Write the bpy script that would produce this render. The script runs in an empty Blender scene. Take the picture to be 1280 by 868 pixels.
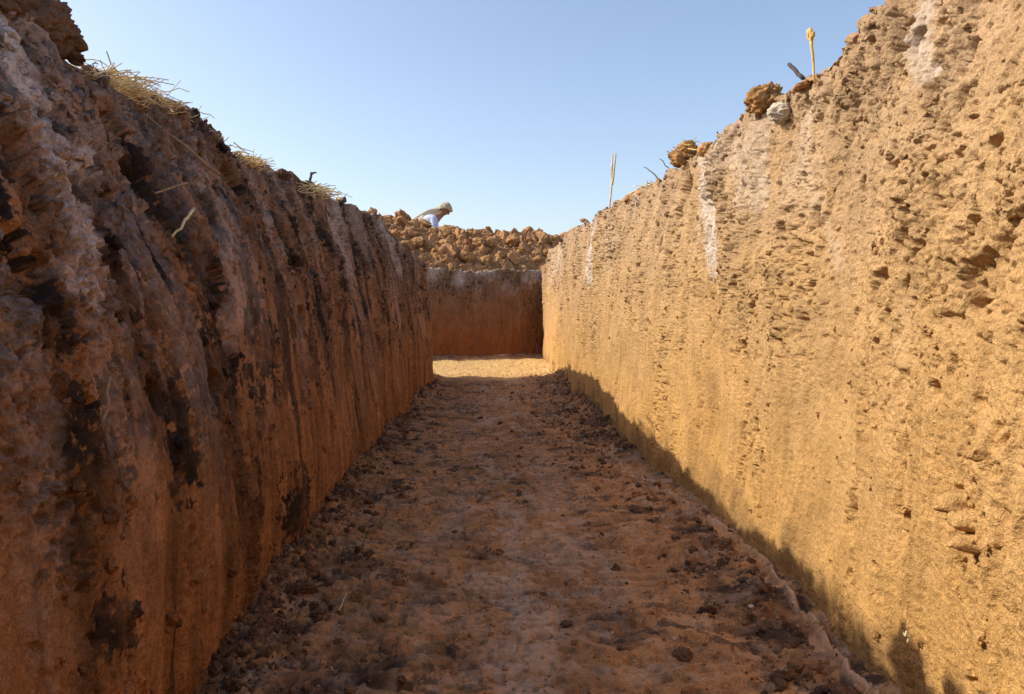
import bpy, math, random
import numpy as np
from mathutils import Vector, Matrix

rng = np.random.default_rng(7)
random.seed(7)
SC = bpy.context.scene
COL = SC.collection
R = math.radians

# ------------------------------------------------------------------ camera numbers
F, VX, VY, CH = 950.0, 612.0, 393.0, 0.60      # focal length in pixels, vanishing point, eye height (m)

# ------------------------------------------------------------------ noise (numpy)
def _hash(ix, iy, seed):
    h = (ix.astype(np.int64) * 374761393 + iy.astype(np.int64) * 668265263 + seed * 974711 + 1013904223) & 0xFFFFFFFF
    h = ((h ^ (h >> 13)) * 1274126177) & 0xFFFFFFFF
    h = ((h ^ (h >> 16)) * 2246822519) & 0xFFFFFFFF
    return ((h ^ (h >> 15)) & 0xFFFFFF) / float(0x1000000)

def perlin(x, y, seed=0):
    x, y = np.broadcast_arrays(x, y)
    ix = np.floor(x); iy = np.floor(y); fx = x - ix; fy = y - iy
    u = fx*fx*fx*(fx*(fx*6-15)+10); v = fy*fy*fy*(fy*(fy*6-15)+10)
    def g(dx, dy):
        a = _hash(ix+dx, iy+dy, seed) * 6.2831853
        return np.cos(a)*(fx-dx) + np.sin(a)*(fy-dy)
    a = g(0, 0); b = g(1, 0); c = g(0, 1); d = g(1, 1)
    return 1.5*((a+(b-a)*u) + ((c+(d-c)*u)-(a+(b-a)*u))*v)

def fbm(x, y, o=4, seed=0, gain=.5):
    t = 0; a = 1
    for i in range(o):
        t = t + a*perlin(x*2**i + 13.7*i, y*2**i + 7.1*i, seed+i); a *= gain
    return t

def sstep(a, b, x):
    t = np.clip((x-a)/(b-a), 0, 1); return t*t*(3-2*t)

def crumb(x, y, seed=0, rmin=.25, rmax=.75, dens=1.0):
    """union of half-sunk pebbles, one per jittered cell; height in cells"""
    x, y = np.broadcast_arrays(x, y)
    ix = np.floor(x); iy = np.floor(y)
    best = np.zeros(x.shape)
    for dx in (-1, 0, 1):
        for dy in (-1, 0, 1):
            cx = ix+dx; cy = iy+dy
            px = cx+_hash(cx, cy, seed); py = cy+_hash(cx, cy, seed+11)
            r = rmin+(rmax-rmin)*_hash(cx, cy, seed+23)
            a = _hash(cx, cy, seed+31)*3.14159; e = .6+.8*_hash(cx, cy, seed+47)
            ca, sa = np.cos(a), np.sin(a)
            qx = ((x-px)*ca+(y-py)*sa)*e; qy = (-(x-px)*sa+(y-py)*ca)/e
            on = _hash(cx, cy, seed+53) < dens
            q = np.maximum(0, 1-(qx*qx+qy*qy)/(r*r))
            best = np.maximum(best, np.where(on, np.sqrt(q)*r, 0))
    return best

def worley(x, y, seed=0):
    x, y = np.broadcast_arrays(x, y)
    ix = np.floor(x); iy = np.floor(y)
    f1 = np.full(x.shape, 9.); f2 = np.full(x.shape, 9.); cid = np.zeros(x.shape)
    for dx in (-1, 0, 1):
        for dy in (-1, 0, 1):
            cx = ix+dx; cy = iy+dy
            d = np.hypot(x-cx-_hash(cx, cy, seed), y-cy-_hash(cx, cy, seed+11))
            near = d < f1
            f2 = np.where(near, f1, np.minimum(f2, d))
            cid = np.where(near, _hash(cx, cy, seed+5), cid)
            f1 = np.where(near, d, f1)
    return f1, f2, cid

# ------------------------------------------------------------------ mesh helpers
def mesh_np(name, V, faces, mat, attrs=None, smooth=True, parent=None, loc=(0, 0, 0)):
    me = bpy.data.meshes.new(name)
    V = np.asarray(V, dtype=np.float32); F_ = np.asarray(faces, dtype=np.int32)
    k = F_.shape[1]
    me.vertices.add(len(V)); me.vertices.foreach_set('co', V.ravel())
    me.loops.add(F_.size); me.loops.foreach_set('vertex_index', F_.ravel())
    me.polygons.add(len(F_))
    me.polygons.foreach_set('loop_start', np.arange(0, F_.size, k, dtype=np.int32))
    me.polygons.foreach_set('use_smooth', np.arange(len(F_)) < (len(F_)*smooth if isinstance(smooth, bool) else smooth))
    me.update(calc_edges=True)
    for kx, arr in (attrs or {}).items():
        a = me.attributes.new(kx, 'FLOAT', 'POINT'); a.data.foreach_set('value', np.asarray(arr, dtype=np.float32).ravel())
    if mat: me.materials.append(mat)
    o = bpy.data.objects.new(name, me); COL.objects.link(o)
    o.location = loc
    if parent: o.parent = parent
    return o

def grid_faces(n, m, flip=False):
    i = np.arange(n*m).reshape(n, m)
    a, b, c, d = i[:-1, :-1].ravel(), i[1:, :-1].ravel(), i[1:, 1:].ravel(), i[:-1, 1:].ravel()
    return np.stack([d, c, b, a] if flip else [a, b, c, d], 1)

def grid_normals(P):
    du = np.gradient(P, axis=0); dv = np.gradient(P, axis=1)
    n = np.cross(du, dv); return n/np.maximum(1e-9, np.linalg.norm(n, axis=2, keepdims=True))

def tag(o, label=None, cat=None, group=None, kind=None):
    if label: o['label'] = label
    if cat: o['category'] = cat
    if group: o['group'] = group
    if kind: o['kind'] = kind
    return o

def empty(name, loc, rz=0):
    o = bpy.data.objects.new(name, None); COL.objects.link(o)
    o.location = loc; o.rotation_euler = (0, 0, rz); o.empty_display_size = .1
    return o

def tube_np(pts, radii, n=6):
    pts = [Vector(p) for p in pts]; V = []; Fq = []
    for i, p in enumerate(pts):
        t = (pts[min(i+1, len(pts)-1)]-pts[max(i-1, 0)]).normalized()
        a = t.orthogonal().normalized() if i == 0 else (prev-t*prev.dot(t)).normalized()
        prev = a; b = t.cross(a)
        for k in range(n):
            q = 2*math.pi*k/n
            V.append(p+(a*math.cos(q)+b*math.sin(q))*radii[i])
    for i in range(len(pts)-1):
        for k in range(n):
            Fq.append((i*n+k, i*n+(k+1) % n, (i+1)*n+(k+1) % n, (i+1)*n+k))
    m = len(V); V.append(pts[0]); V.append(pts[-1]); L = (len(pts)-1)*n
    for k in range(0, n, 2):
        Fq.append((m, (k+2) % n, k+1, k)); Fq.append((m+1, L+k, L+k+1, L+(k+2) % n))
    return np.array([tuple(v) for v in V]), np.array(Fq)

class Acc:
    def __init__(s): s.V = []; s.F = []; s.n = 0
    def add(s, V, Fq):
        s.V.append(V); s.F.append(Fq+s.n); s.n += len(V)
    def build(s, name, mat, **k): return mesh_np(name, np.concatenate(s.V), np.concatenate(s.F), mat, **k)

def quad_ball(k=3):
    g = np.linspace(-1, 1, k+1); V = {}; Fq = []
    def vid(p):
        key = tuple(np.round(p, 5))
        if key not in V: V[key] = len(V)
        return V[key]
    for ax in range(3):
        for sg in (-1, 1):
            for i in range(k):
                for j in range(k):
                    q = []
                    for (a, b) in ((i, j), (i+1, j), (i+1, j+1), (i, j+1)):
                        p = np.zeros(3); p[ax] = sg; p[(ax+1) % 3] = g[a]; p[(ax+2) % 3] = g[b]*sg
                        q.append(vid(p))
                    Fq.append(q)
    A = np.array(list(V.keys())); 
    return A/np.linalg.norm(A, axis=1, keepdims=True)**.6, np.array(Fq)
BALL_V, BALL_F = quad_ball(3)

def scatter(P, N, w, count, smin, smax, seed, attrs, sink=.2, power=2.2):
    """angular crumbs half sunk in a relief grid; w weights where they sit -> vertices, faces, attribute values"""
    g = np.random.default_rng(seed)
    cross = np.linalg.norm(np.cross(np.gradient(P, axis=0), np.gradient(P, axis=1)), axis=2)
    pr = (w*cross).ravel(); pr = pr/pr.sum()
    idx = np.searchsorted(np.cumsum(pr), g.random(count)).clip(0, pr.size-1)
    size = smin+(smax-smin)*g.random(count)**power
    q = g.normal(size=(count, 4)); q /= np.linalg.norm(q, axis=1, keepdims=True)
    a, b, c, d = q.T
    M = np.stack([1-2*(c*c+d*d), 2*(b*c-a*d), 2*(b*d+a*c), 2*(b*c+a*d), 1-2*(b*b+d*d), 2*(c*d-a*b), 2*(b*d-a*c), 2*(c*d+a*b), 1-2*(b*b+c*c)], 1).reshape(-1, 3, 3)
    k = len(BALL_V)
    shp = BALL_V[None]*(1+g.normal(size=(count, k, 1))*.15)*(.5+.8*g.random((count, 1, 3)))
    V = np.einsum('nij,nkj->nki', M, shp)*size[:, None, None]
    V += (P.reshape(-1, 3)[idx]+N.reshape(-1, 3)[idx]*(size*sink)[:, None])[:, None]
    Fq = (BALL_F[None]+(np.arange(count)*k)[:, None, None]).reshape(-1, 4)
    return V.reshape(-1, 3), Fq, {n: np.repeat(x.ravel()[idx], k) for n, x in attrs.items()}

def joined(name, P, mat, attrs, sets):
    V = [P.reshape(-1, 3)]; Fs = [grid_faces(P.shape[0], P.shape[1])]; A = {n: [x.ravel()] for n, x in attrs.items()}; n0 = len(V[0]); flat = 0
    for (v, f, a) in sets:
        V.append(v); Fs.append(f+n0); n0 += len(v); flat += len(f)
        for n in A: A[n].append(a[n])
    return mesh_np(name, np.concatenate(V), np.concatenate(Fs), mat, {n: np.concatenate(x) for n, x in A.items()}, smooth=len(Fs[0]))

# ------------------------------------------------------------------ materials
class NT:
    def __init__(s, name):
        s.m = bpy.data.materials.new(name); s.m.use_nodes = True; s.t = s.m.node_tree
        s.b = s.t.nodes['Principled BSDF']; s.out = s.t.nodes['Material Output']
    def n(s, typ, **kw):
        nd = s.t.nodes.new(typ)
        for k, v in kw.items(): setattr(nd, k, v)
        return nd
    def l(s, a, b): s.t.links.new(a, b)
    def noise(s, vec, scale, detail=4, rough=.55, dist=0):
        nd = s.n('ShaderNodeTexNoise'); s.l(vec, nd.inputs['Vector'])
        nd.inputs['Scale'].default_value = scale; nd.inputs['Detail'].default_value = detail
        nd.inputs['Roughness'].default_value = rough; nd.inputs['Distortion'].default_value = dist
        return nd.outputs['Fac']
    def ramp(s, fac, stops):
        nd = s.n('ShaderNodeValToRGB'); s.l(fac, nd.inputs['Fac'])
        cr = nd.color_ramp
        while len(cr.elements) < len(stops): cr.elements.new(.5)
        for e, (p, c) in zip(cr.elements, stops):
            e.position = p; e.color = (c if len(c) == 4 else (*c, 1)) if isinstance(c, tuple) else (c, c, c, 1)
        return nd.outputs['Color']
    def mix(s, fac, a, b, blend='MIX'):
        nd = s.n('ShaderNodeMix', data_type='RGBA', blend_type=blend)
        if isinstance(fac, (int, float)): nd.inputs[0].default_value = fac
        else: s.l(fac, nd.inputs[0])
        for sock, v in ((nd.inputs[6], a), (nd.inputs[7], b)):
            if isinstance(v, tuple): sock.default_value = (*v, 1) if len(v) == 3 else v
            else: s.l(v, sock)
        return nd.outputs[2]
    def math(s, op, a, b=None, c=None, clamp=False):
        nd = s.n('ShaderNodeMath', operation=op, use_clamp=clamp)
        for sock, v in zip(nd.inputs, (a, b, c)):
            if v is None: continue
            if isinstance(v, (int, float)): sock.default_value = v
            else: s.l(v, sock)
        return nd.outputs[0]
    def attr(s, name):
        return s.n('ShaderNodeAttribute', attribute_name=name).outputs['Fac']
    def mapped(s, vec, scale):
        nd = s.n('ShaderNodeMapping'); s.l(vec, nd.inputs['Vector']); nd.inputs['Scale'].default_value = scale
        return nd.outputs['Vector']
    def bump(s, h, strength, dist, prev=None):
        nd = s.n('ShaderNodeBump'); s.l(h, nd.inputs['Height'])
        nd.inputs['Strength'].default_value = strength; nd.inputs['Distance'].default_value = dist
        if prev: s.l(prev, nd.inputs['Normal'])
        return nd.outputs['Normal']

def soil_material(name, low, mid, top, dark, pale=(.50, .42, .36), streak=.5, spec=.15, bump=1.0, depth_top=1.25, sun_strip=None, con=1.0):
    """one cut of earth: sub-soil at the bottom, topsoil above, salt crust where 'crust' is 1, dark soil and painted shade where 'humus_shade' is 1"""
    k = NT(name)
    pos = k.n('ShaderNodeNewGeometry').outputs['Position']
    sx = k.n('ShaderNodeSeparateXYZ'); k.l(pos, sx.inputs[0])
    big = k.noise(pos, 2.2, 4, .6)
    med = k.noise(pos, 9, 5, .65)
    fine = k.noise(pos, 60, 4, .7)
    grain = k.noise(pos, 320, 3, .7)
    col = k.noise(k.mapped(pos, (14, 14, 1.3)), 1.0, 5, .65, .3)
    h = k.math('MULTIPLY', sx.outputs['Z'], 1/depth_top)
    h = k.math('ADD', h, k.math('MULTIPLY', k.math('SUBTRACT', big, .5), .55))
    h = k.math('ADD', h, k.math('MULTIPLY', k.math('SUBTRACT', col, .5), .35))
    c = k.ramp(h, [(.12, low), (.5, mid), (.95, top)])
    v = k.math('ADD', k.math('MULTIPLY', med, .6), k.math('MULTIPLY', fine, .4))
    c = k.mix(1.0, c, k.ramp(v, [(.5-.25/con, .58), (.5, 1.0), (.5+.25/con, 1.35)]), 'MULTIPLY')
    c = k.mix(streak, c, k.ramp(col, [(.5-.2/con, .55), (.5, 1.0), (.5+.22/con, 1.4)]), 'MULTIPLY')
    c = k.mix(.8, c, k.ramp(grain, [(.3, .62), (.5, 1.0), (.7, 1.45)]), 'MULTIPLY')
    hm = k.math('MULTIPLY', k.attr('humus_shade'), k.ramp(med, [(.32, 0.25), (.55, 1.0)]))
    c = k.mix(hm, c, dark)
    cr = k.math('MULTIPLY', k.attr('crust'), k.ramp(k.math('ADD', k.math('MULTIPLY', fine, .6), k.math('MULTIPLY', med, .4)), [(.36, 0.05), (.6, 1.0)]), clamp=True)
    c = k.mix(cr, c, pale)
    if sun_strip: c = k.mix(k.attr('sun_strip'), c, sun_strip)
    k.l(c, k.b.inputs['Base Color'])
    k.l(k.ramp(med, [(.3, .78), (.7, .98)]), k.b.inputs['Roughness'])
    k.b.inputs['Specular IOR Level'].default_value = spec
    nb = k.bump(fine, .6*bump, .012)
    nb = k.bump(k.noise(pos, 140, 3, .7), .5*bump, .006, nb)
    nb = k.bump(grain, .45*bump, .003, nb)
    k.l(nb, k.b.inputs['Normal'])
    return k.m

LOW, MID, TOP, DARK = (.52, .292, .098), (.46, .280, .120), (.37, .243, .137), (.075, .042, .026)
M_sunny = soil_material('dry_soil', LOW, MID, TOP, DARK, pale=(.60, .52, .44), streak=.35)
M_shaded = soil_material('shaded_soil', (.335, .150, .060), (.285, .137, .064), (.24, .130, .076), (.026, .018, .015), pale=(.76, .65, .60), streak=.9, con=1.5)  # same soil darkened: the left wall's shade put into the colour
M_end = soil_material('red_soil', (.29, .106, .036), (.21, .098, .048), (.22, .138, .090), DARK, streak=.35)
M_floor = soil_material('trodden_soil', (.46, .230, .096), (.45, .230, .098), (.45, .230, .1), (.070, .042, .030), pale=(.60, .44, .32), streak=.0, sun_strip=(.58, .37, .15))  # last colour is sunlight painted on the far floor strip
M_heap = soil_material('dug_soil', (.39, .205, .092), (.39, .205, .092), (.40, .215, .1), DARK, streak=.0, depth_top=3)
M_field = soil_material('field_soil', (.34, .2, .11), (.36, .22, .12), (.38, .24, .13), DARK, streak=0)

def plain(name, col, var=.35, scale=40, rough=.8, bump=.3, dist=.004):
    k = NT(name)
    pos = k.n('ShaderNodeNewGeometry').outputs['Position']
    a = k.noise(pos, scale, 4, .6); b = k.noise(pos, scale*6, 3, .6)
    c = k.mix(1.0, col, k.ramp(a, [(.3, 1-var), (.7, 1+var)]), 'MULTIPLY')
    c = k.mix(.6, c, k.ramp(b, [(.3, 1-var), (.7, 1+var)]), 'MULTIPLY')
    k.l(c, k.b.inputs['Base Color']); k.b.inputs['Roughness'].default_value = rough
    k.b.inputs['Specular IOR Level'].default_value = .2
    if bump: k.l(k.bump(b, bump, dist), k.b.inputs['Normal'])
    return k.m

M_straw = plain('dry_straw', (.70, .52, .25), .45, 26, .6, 0)
M_straw_pale = plain('bleached_straw', (.66, .55, .34), .25, 30, .6, 0)
M_gold = plain('golden_stem', (.56, .36, .11), .35, 60, .6, 0)
M_twig = plain('dark_twig', (.075, .055, .055), .3, 60, .8, .2)
M_root = plain('pale_root', (.36, .22, .12), .3, 60, .8, .2)
M_clod = plain('clod_soil', (.40, .21, .085), .4, 22, .95, .9, .008)
M_clod_red = plain('baked_clod_soil', (.40, .21, .075), .45, 30, .95, .9, .008)
M_clod_damp = plain('damp_clod_soil', (.16, .085, .05), .45, 22, .95, .9, .008)
M_stone = plain('chalky_stone', (.47, .40, .30), .3, 20, .85, .4)
M_pebble = plain('pale_pebble', (.48, .37, .30), .2, 60, .8, .3)

# ------------------------------------------------------------------ trench plan
def lerp_tab(y, tab):
    t = np.array(tab); return np.interp(y, t[:, 0], t[:, 1])

LF = [(-5, -.45), (.5, -.45), (1.2, -.46), (1.7, -.488), (2.3, -.512), (4, -.52), (7, -.52), (8, -.52)]
LR = [(-5, -.74), (1, -.73), (2, -.72), (4, -.71), (5.5, -.69), (6.2, -.65), (6.8, -.60), (8, -.58)]
LZ = [(-5, 1.06), (.6, 1.0), (.9, 1.0), (1.1, 1.04), (1.45, 1.02), (2.2, 1.08), (3.2, 1.115), (4.2, 1.165), (4.9, 1.20), (5.4, 1.19), (6.0, 1.12), (6.4, 1.10), (6.8, 1.05), (7.3, 1.06), (8, 1.07)]
RF = [(-5, .62), (1.2, .63), (1.9, .67), (3, .635), (5, .62), (8, .66), (10.96, .78), (12.5, .86)]
RR = [(-5, .74), (1.6, .74), (2.3, .75), (3.4, .745), (4.8, .72), (6.2, .70), (8, .70), (11, .75), (12.5, .80)]
RZ = [(-5, 1.18), (1.2, 1.18), (1.6, 1.175), (2.3, 1.16), (3.4, 1.175), (4.2, 1.215), (5.2, 1.255), (7, 1.30), (8, 1.295), (11, 1.25), (12.5, 1.25)]
SIDE = np.array([-.94, -.342])            # heading of the side trench
END_P = np.array([.78, 10.93])            # foot of the end wall where it meets the right wall

def pix_ray(px, py): return np.array([(px-VX)/F, 1.0, (VY-py)/F])   # per metre of depth, near enough upright

def on_wall(px, py, side):
    """(y, z) where the pixel's ray meets the left (-1) or right (+1) cut face"""
    r = pix_ray(px, py)
    ys = np.linspace(.5, 11, 4000)
    x = r[0]*ys; z = CH+r[2]*ys
    ft, rm, zz = (LF, LR, LZ) if side < 0 else (RF, RR, RZ)
    t = np.clip(z/lerp_tab(ys, zz), 0, 1)
    t = t**2.6; xs = lerp_tab(ys, ft)*(1-t)+lerp_tab(ys, rm)*t
    k = np.argmax(side*x >= side*xs)
    return ys[k], z[k]

def seg_dist(u, v, pts, asp=1.0):
    best = np.full(u.shape, 9.); 
    for (a, b) in zip(pts[:-1], pts[1:]):
        ax, ay, bx, by = a[0]*asp, a[1], b[0]*asp, b[1]
        dx, dy = bx-ax, by-ay; L = max(1e-9, dx*dx+dy*dy)
        t = np.clip(((u*asp-ax)*dx+(v-ay)*dy)/L, 0, 1)
        best = np.minimum(best, np.hypot(u*asp-ax-t*dx, v-ay-t*dy))
    return best

def log_samples(a, b, step):
    out = [a]
    while out[-1] < b: out.append(out[-1]+step*max(out[-1], .6))
    return np.array(out)

def profile(F_, R_, O_, zr, zo, nt, nl, fillet=.04):
    """foot, rim, outer paths (n,2) -> surface (n, nt+nl, 3) going up the face, over a rounded lip and out on the field"""
    n = len(F_)
    t = np.linspace(-.06, 1, nt)
    wx = np.clip(t, 0, 1)**2.6
    P = np.zeros((n, nt+nl, 3))
    P[:, :nt, :2] = F_[:, None]*(1-wx)[None, :, None]+R_[:, None]*wx[None, :, None]
    P[:, :nt, 2] = t[None]*zr[:, None]
    q = (np.arange(1, nl+1)/nl)**1.8
    P[:, nt:, :2] = R_[:, None]*(1-q)[None, :, None]+O_[:, None]*q[None, :, None]
    P[:, nt:, 2] = zr[:, None]*(1-q)[None]+zo[:, None]*q[None]
    # round the lip
    k = np.array([.25, .5, .25])
    lo, hi = nt-14, nt+10
    for _ in range(30):
        P[:, lo:hi] = P[:, lo-1:hi-1]*.25+P[:, lo:hi]*.5+P[:, lo+1:hi+1]*.25
    return P

def wall_relief(u, v, H, seed, p):
    """relief (metres, + is out into the trench) of a cut earth face; u along, v height"""
    hv = np.clip(v/H, 0, 1.2)
    ww = perlin(u*2.1, v*2.3, seed+90)*.08; u2 = u+ww
    up = sstep(p.get('c0', .25), p.get('c1', .8), hv+.28*fbm(u*1.6, v*1.3, 3, seed+1))       # crumbly upper part
    strings = sstep(.12, .42, perlin(u*5.0, v*.8, seed+2)+.35*perlin(u*13, v*5, seed+3))      # strings of crumbs running down
    d = .040*fbm(u*1.0, v*.8, 3, seed+4)
    # vertical scrape marks left by the digging bucket
    g = perlin(u2*8, v*.55, seed+5); g2 = perlin(u2*19, v*.9, seed+6); g3 = perlin(u2*46, v*2.0, seed+7)
    d += p.get('groove', 1.)*((1-.45*up)*(.016*g+.011*(.5-np.abs(g2))*2*.6+.0055*g3))
    d += p.get('lump', 1.)*.010*up*fbm(u*5, v*3.4, 3, seed+8)
    d += (.0022+.0026*up)*fbm(u*19, v*11, 5, seed+9, .7)
    m = np.clip(up*.95+strings*.5*(1-up), 0, 1)
    patch = p.get('pbase', .12)+1.15*sstep(-.15, .35, fbm(u*3.1, v*2.6, 3, seed+10))
    c1 = crumb(u*15, v*15, seed+12, .25, .8, .6)/15
    c2 = crumb(u*34, v*34, seed+15, .25, .8, .8)/34
    c3 = crumb(u*80, v*80, seed+18, .3, .8, .85)/80
    c4 = crumb(u*170, v*170, seed+19, .3, .8, .9)/170
    d += p.get('crumb', 1.)*m*patch*(.30*c1*up*sstep(.0, .4, fbm(u*1.9, v*2, 2, seed+33))+.28*c2+.55*c3+.75*c4)
    # torn pits between the crumbs
    wx = u+.012*perlin(u*40, v*40, seed+26); wy = v+.012*perlin(u*40+9, v*40, seed+27)
    pit = sstep(.42, .60, perlin(wx*13, wy*7, seed+20)+.5*perlin(wx*30, wy*18, seed+21))
    m = m*(.25+.75*np.clip(patch, 0, 1))
    d -= .020*p.get('pit', 1.)*pit*m
    pit2 = sstep(.40, .54, perlin(wx*36, wy*19, seed+22)+.4*perlin(wx*80, wy*50, seed+23))
    d -= .015*p.get('pit', 1.)*pit2*np.clip(m*1.1+.03, 0, 1)
    pit3 = sstep(.42, .56, perlin(wx*80, wy*48, seed+28)+.35*perlin(wx*150, wy*120, seed+29))
    d -= .009*p.get('pit', 1.)*pit3*np.clip(m+.08, 0, 1)
    d += .0018*fbm(u*120, v*90, 3, seed+25, .65)*(.5+up)
    return d, up, m

# ---------------- left cut face (with its corner into the side trench)
def bez(a, c, b, n):
    t = np.linspace(0, 1, n)[:, None]; return a*(1-t)**2+2*c*t*(1-t)+b*t*t

def build_left():
    ys = np.concatenate([np.linspace(-5, .55, 60), log_samples(.56, 6.75, .0030)])
    Fp = np.stack([lerp_tab(ys, LF), ys], 1)
    Rp = np.stack([lerp_tab(ys, LR), ys], 1)
    Op = np.stack([np.full(len(ys), -1.75), np.minimum(ys, 5.2)], 1)
    nc, ns = 150, 70
    cf, cr = np.array([-.52, 7.46]), np.array([-.58, 7.38]); co = np.array([-1.75, 5.75])
    tail = np.linspace(0, 1, ns+1)[1:, None]**1.3*5.5
    Fc = bez(Fp[-1], cf, cf+SIDE*.55, nc+1)[1:]; Rc = bez(Rp[-1], cr, cr+SIDE*.35, nc+1)[1:]; Oc = bez(Op[-1], co, co+SIDE*.2, nc+1)[1:]
    Fp = np.concatenate([Fp, Fc, Fc[-1]+SIDE*tail]); Rp = np.concatenate([Rp, Rc, Rc[-1]+SIDE*tail]); Op = np.concatenate([Op, Oc, Oc[-1]+SIDE*tail])
    u = np.concatenate([[0], np.cumsum(np.hypot(*np.diff(Fp, axis=0).T))])-5
    yk = np.concatenate([ys, np.linspace(6.75, 7.3, nc), np.linspace(7.3, 8, ns)])
    zr = lerp_tab(yk, LZ)+.035*fbm(u*1.7, u*0+.3, 4, 301)+.012*perlin(u*9, u*0, 303)
    zo = np.full(len(u), .96)
    nt, nl = 600, 90
    P = profile(Fp, Rp, Op, zr, zo, nt, nl)
    N = grid_normals(P)                      # points into the land; the trench side is -N or +N, settled below
    N = N*np.sign(np.mean(N[200, 100:400, 0]))
    U = np.broadcast_to(u[:, None], P.shape[:2]); Vv = P[..., 2].copy()
    arc = np.concatenate([np.zeros((len(u), 1)), np.cumsum(np.linalg.norm(np.diff(P, axis=1), axis=2), 1)], 1)-.07
    arcv = np.where(np.arange(nt+nl)[None] < nt, Vv, arc)
    d, up, m = wall_relief(U, arcv, zr[:, None], 100, dict(c0=.35, c1=.9, groove=.6, crumb=1.2, pit=1.6, pbase=.4))
    top = sstep(nt-6, nt+10, np.arange(nt+nl))[None]
    d = d*(1-.45*top)+top*(.03*crumb(U*9, arc*9, 402, .2, .7, .6)/.5)*.6
    crust = np.zeros(P.shape[:2]); humus_shade = np.zeros(P.shape[:2])
    def W(px, py): return on_wall(px, py, -1)
    def hole(px, py, rpx, depth, e=1.4):
        nonlocal d
        y, z = W(px, py); rr = rpx/F*y
        q = np.hypot((U-y)/(rr*1.6), (arcv-z)/(rr*e)); q = q+.25*perlin(U*30, arcv*30, int(px))
        d = d-2.0*depth*(1-sstep(.6, 1.05, q))
    for h in [(284, 238, 17, .12, 1.5), (222, 300, 9, .06, 2.2), (377, 393, 9, .08, 1.2), (30, 345, 16, .05, 1.2), (265, 350, 9, .05, 1.6),
              (168, 225, 10, .05, 2.0), (352, 300, 8, .05, 2.0), (180, 495, 18, .05, 1.3), (265, 480, 14, .04, 1.4), (165, 60, 10, .05, 2.0), (200, 140, 12, .05, 2.0)]: hole(*h)
    def streak(pts, wpx, amt, arr, asp=.55, seed=0):
        wp = [W(*p) for p in pts]; ym = np.mean([q[0] for q in wp])
        dd = seg_dist(U, arcv, wp, asp); w = wpx/F*ym
        nz = .55*fbm(U*9, arcv*7, 4, 500+seed)+.35*fbm(U*50, arcv*34, 3, 515+seed)
        return np.maximum(arr, amt*(1-sstep(.45, 1.25, dd/w+nz)))
    crust = streak([(2, 60), (40, 150), (75, 230), (92, 300), (80, 372)], 28, .85, crust, .6, 1)
    crust = streak([(60, 185), (112, 215)], 16, .75, crust, .6, 2)
    crust = streak([(270, 270), (283, 340), (285, 430)], 15, .3, crust, .5, 3)
    crust = streak([(420, 262), (438, 330)], 24, .5, crust, .4, 4)
    crust = streak([(478, 290), (500, 330)], 16, .6, crust, .3, 5)
    crust = streak([(335, 260), (352, 310)], 10, .3, crust, .4, 6)
    crust = streak([(228, 190), (238, 240)], 9, .25, crust, .5, 7)
    # the topsoil carries a thin irregular salt bloom
    hh = arcv/zr[:, None]
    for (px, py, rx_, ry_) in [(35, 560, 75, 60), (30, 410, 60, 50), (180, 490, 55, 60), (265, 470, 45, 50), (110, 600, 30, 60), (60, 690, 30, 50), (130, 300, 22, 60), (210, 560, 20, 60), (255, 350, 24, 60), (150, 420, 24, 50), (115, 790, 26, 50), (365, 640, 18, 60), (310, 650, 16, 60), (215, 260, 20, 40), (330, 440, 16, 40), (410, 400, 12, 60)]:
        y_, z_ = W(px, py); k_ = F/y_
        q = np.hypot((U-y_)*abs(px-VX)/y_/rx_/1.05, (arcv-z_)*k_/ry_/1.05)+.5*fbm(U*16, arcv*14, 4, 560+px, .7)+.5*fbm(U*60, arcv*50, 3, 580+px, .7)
        humus_shade = np.maximum(humus_shade, .97*sstep(.95, .75, q))  # dark soil patches, some painted in place of shaded voids
    crust = np.maximum(crust, .22*sstep(.5, .95, hh)*sstep(.05, .5, fbm(U*3, arcv*1.2, 4, 520)))
    # dusty runs down the face
    run = perlin(U*7, arcv*.7, 540)+.6*perlin(U*17, arcv*1.3, 541)+.45*perlin(U*38, arcv*2.5, 542)
    crust = np.maximum(crust, .22*sstep(.2, .7, run)*sstep(.1, .6, hh+.3*fbm(U*2, arcv*2, 2, 543)))
    humus_shade = np.maximum(humus_shade, .97*sstep(.10, .26, fbm(U*5, arcv*5, 6, 530, .85)+.25*sstep(2.2, .9, U)-.1)*sstep(1.25, .95, hh)*(.25+.75*sstep(.2, .55, hh+.2*fbm(U*2, arcv*2, 2, 531))))  # dark soil blotches, painted for the relief contrast that ambient light leaves out
    humus_shade = np.maximum(humus_shade, .85*sstep(.12, .40, -run+.35*fbm(U*6, arcv*3, 3, 544)-.45))
    P = P+N*d[..., None]
    humus_shade = humus_shade*(1-.8*crust); at_ = dict(crust=crust, humus_shade=humus_shade); N2 = grid_normals(P); N2 *= np.sign(np.mean(N2[200, 100:400, 0]))
    wgt = (m*sstep(-.1, .5, fbm(U*5, arcv*4, 3, 550))+.04)/(.4+np.maximum(U, .3))*(U > .6)*(U < 8)*(arcv > .02)+.03*(U > .6)*(U < 3)*(arcv > .02)
    wgt2 = (arcv > .9*zr[:, None])/(.4+np.maximum(U, .3))*(U > .6)*(U < 8)
    o = joined('trench_bank', P, M_shaded, at_, [scatter(P, N2, wgt, 5200, .002, .011, 551, at_, -.1), scatter(P, N2, wgt2, 900, .005, .02, 552, at_, .1)])
    tag(o, 'shaded brown earth face on the left of the trench', 'trench wall', kind='structure')
    return o, P

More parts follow.
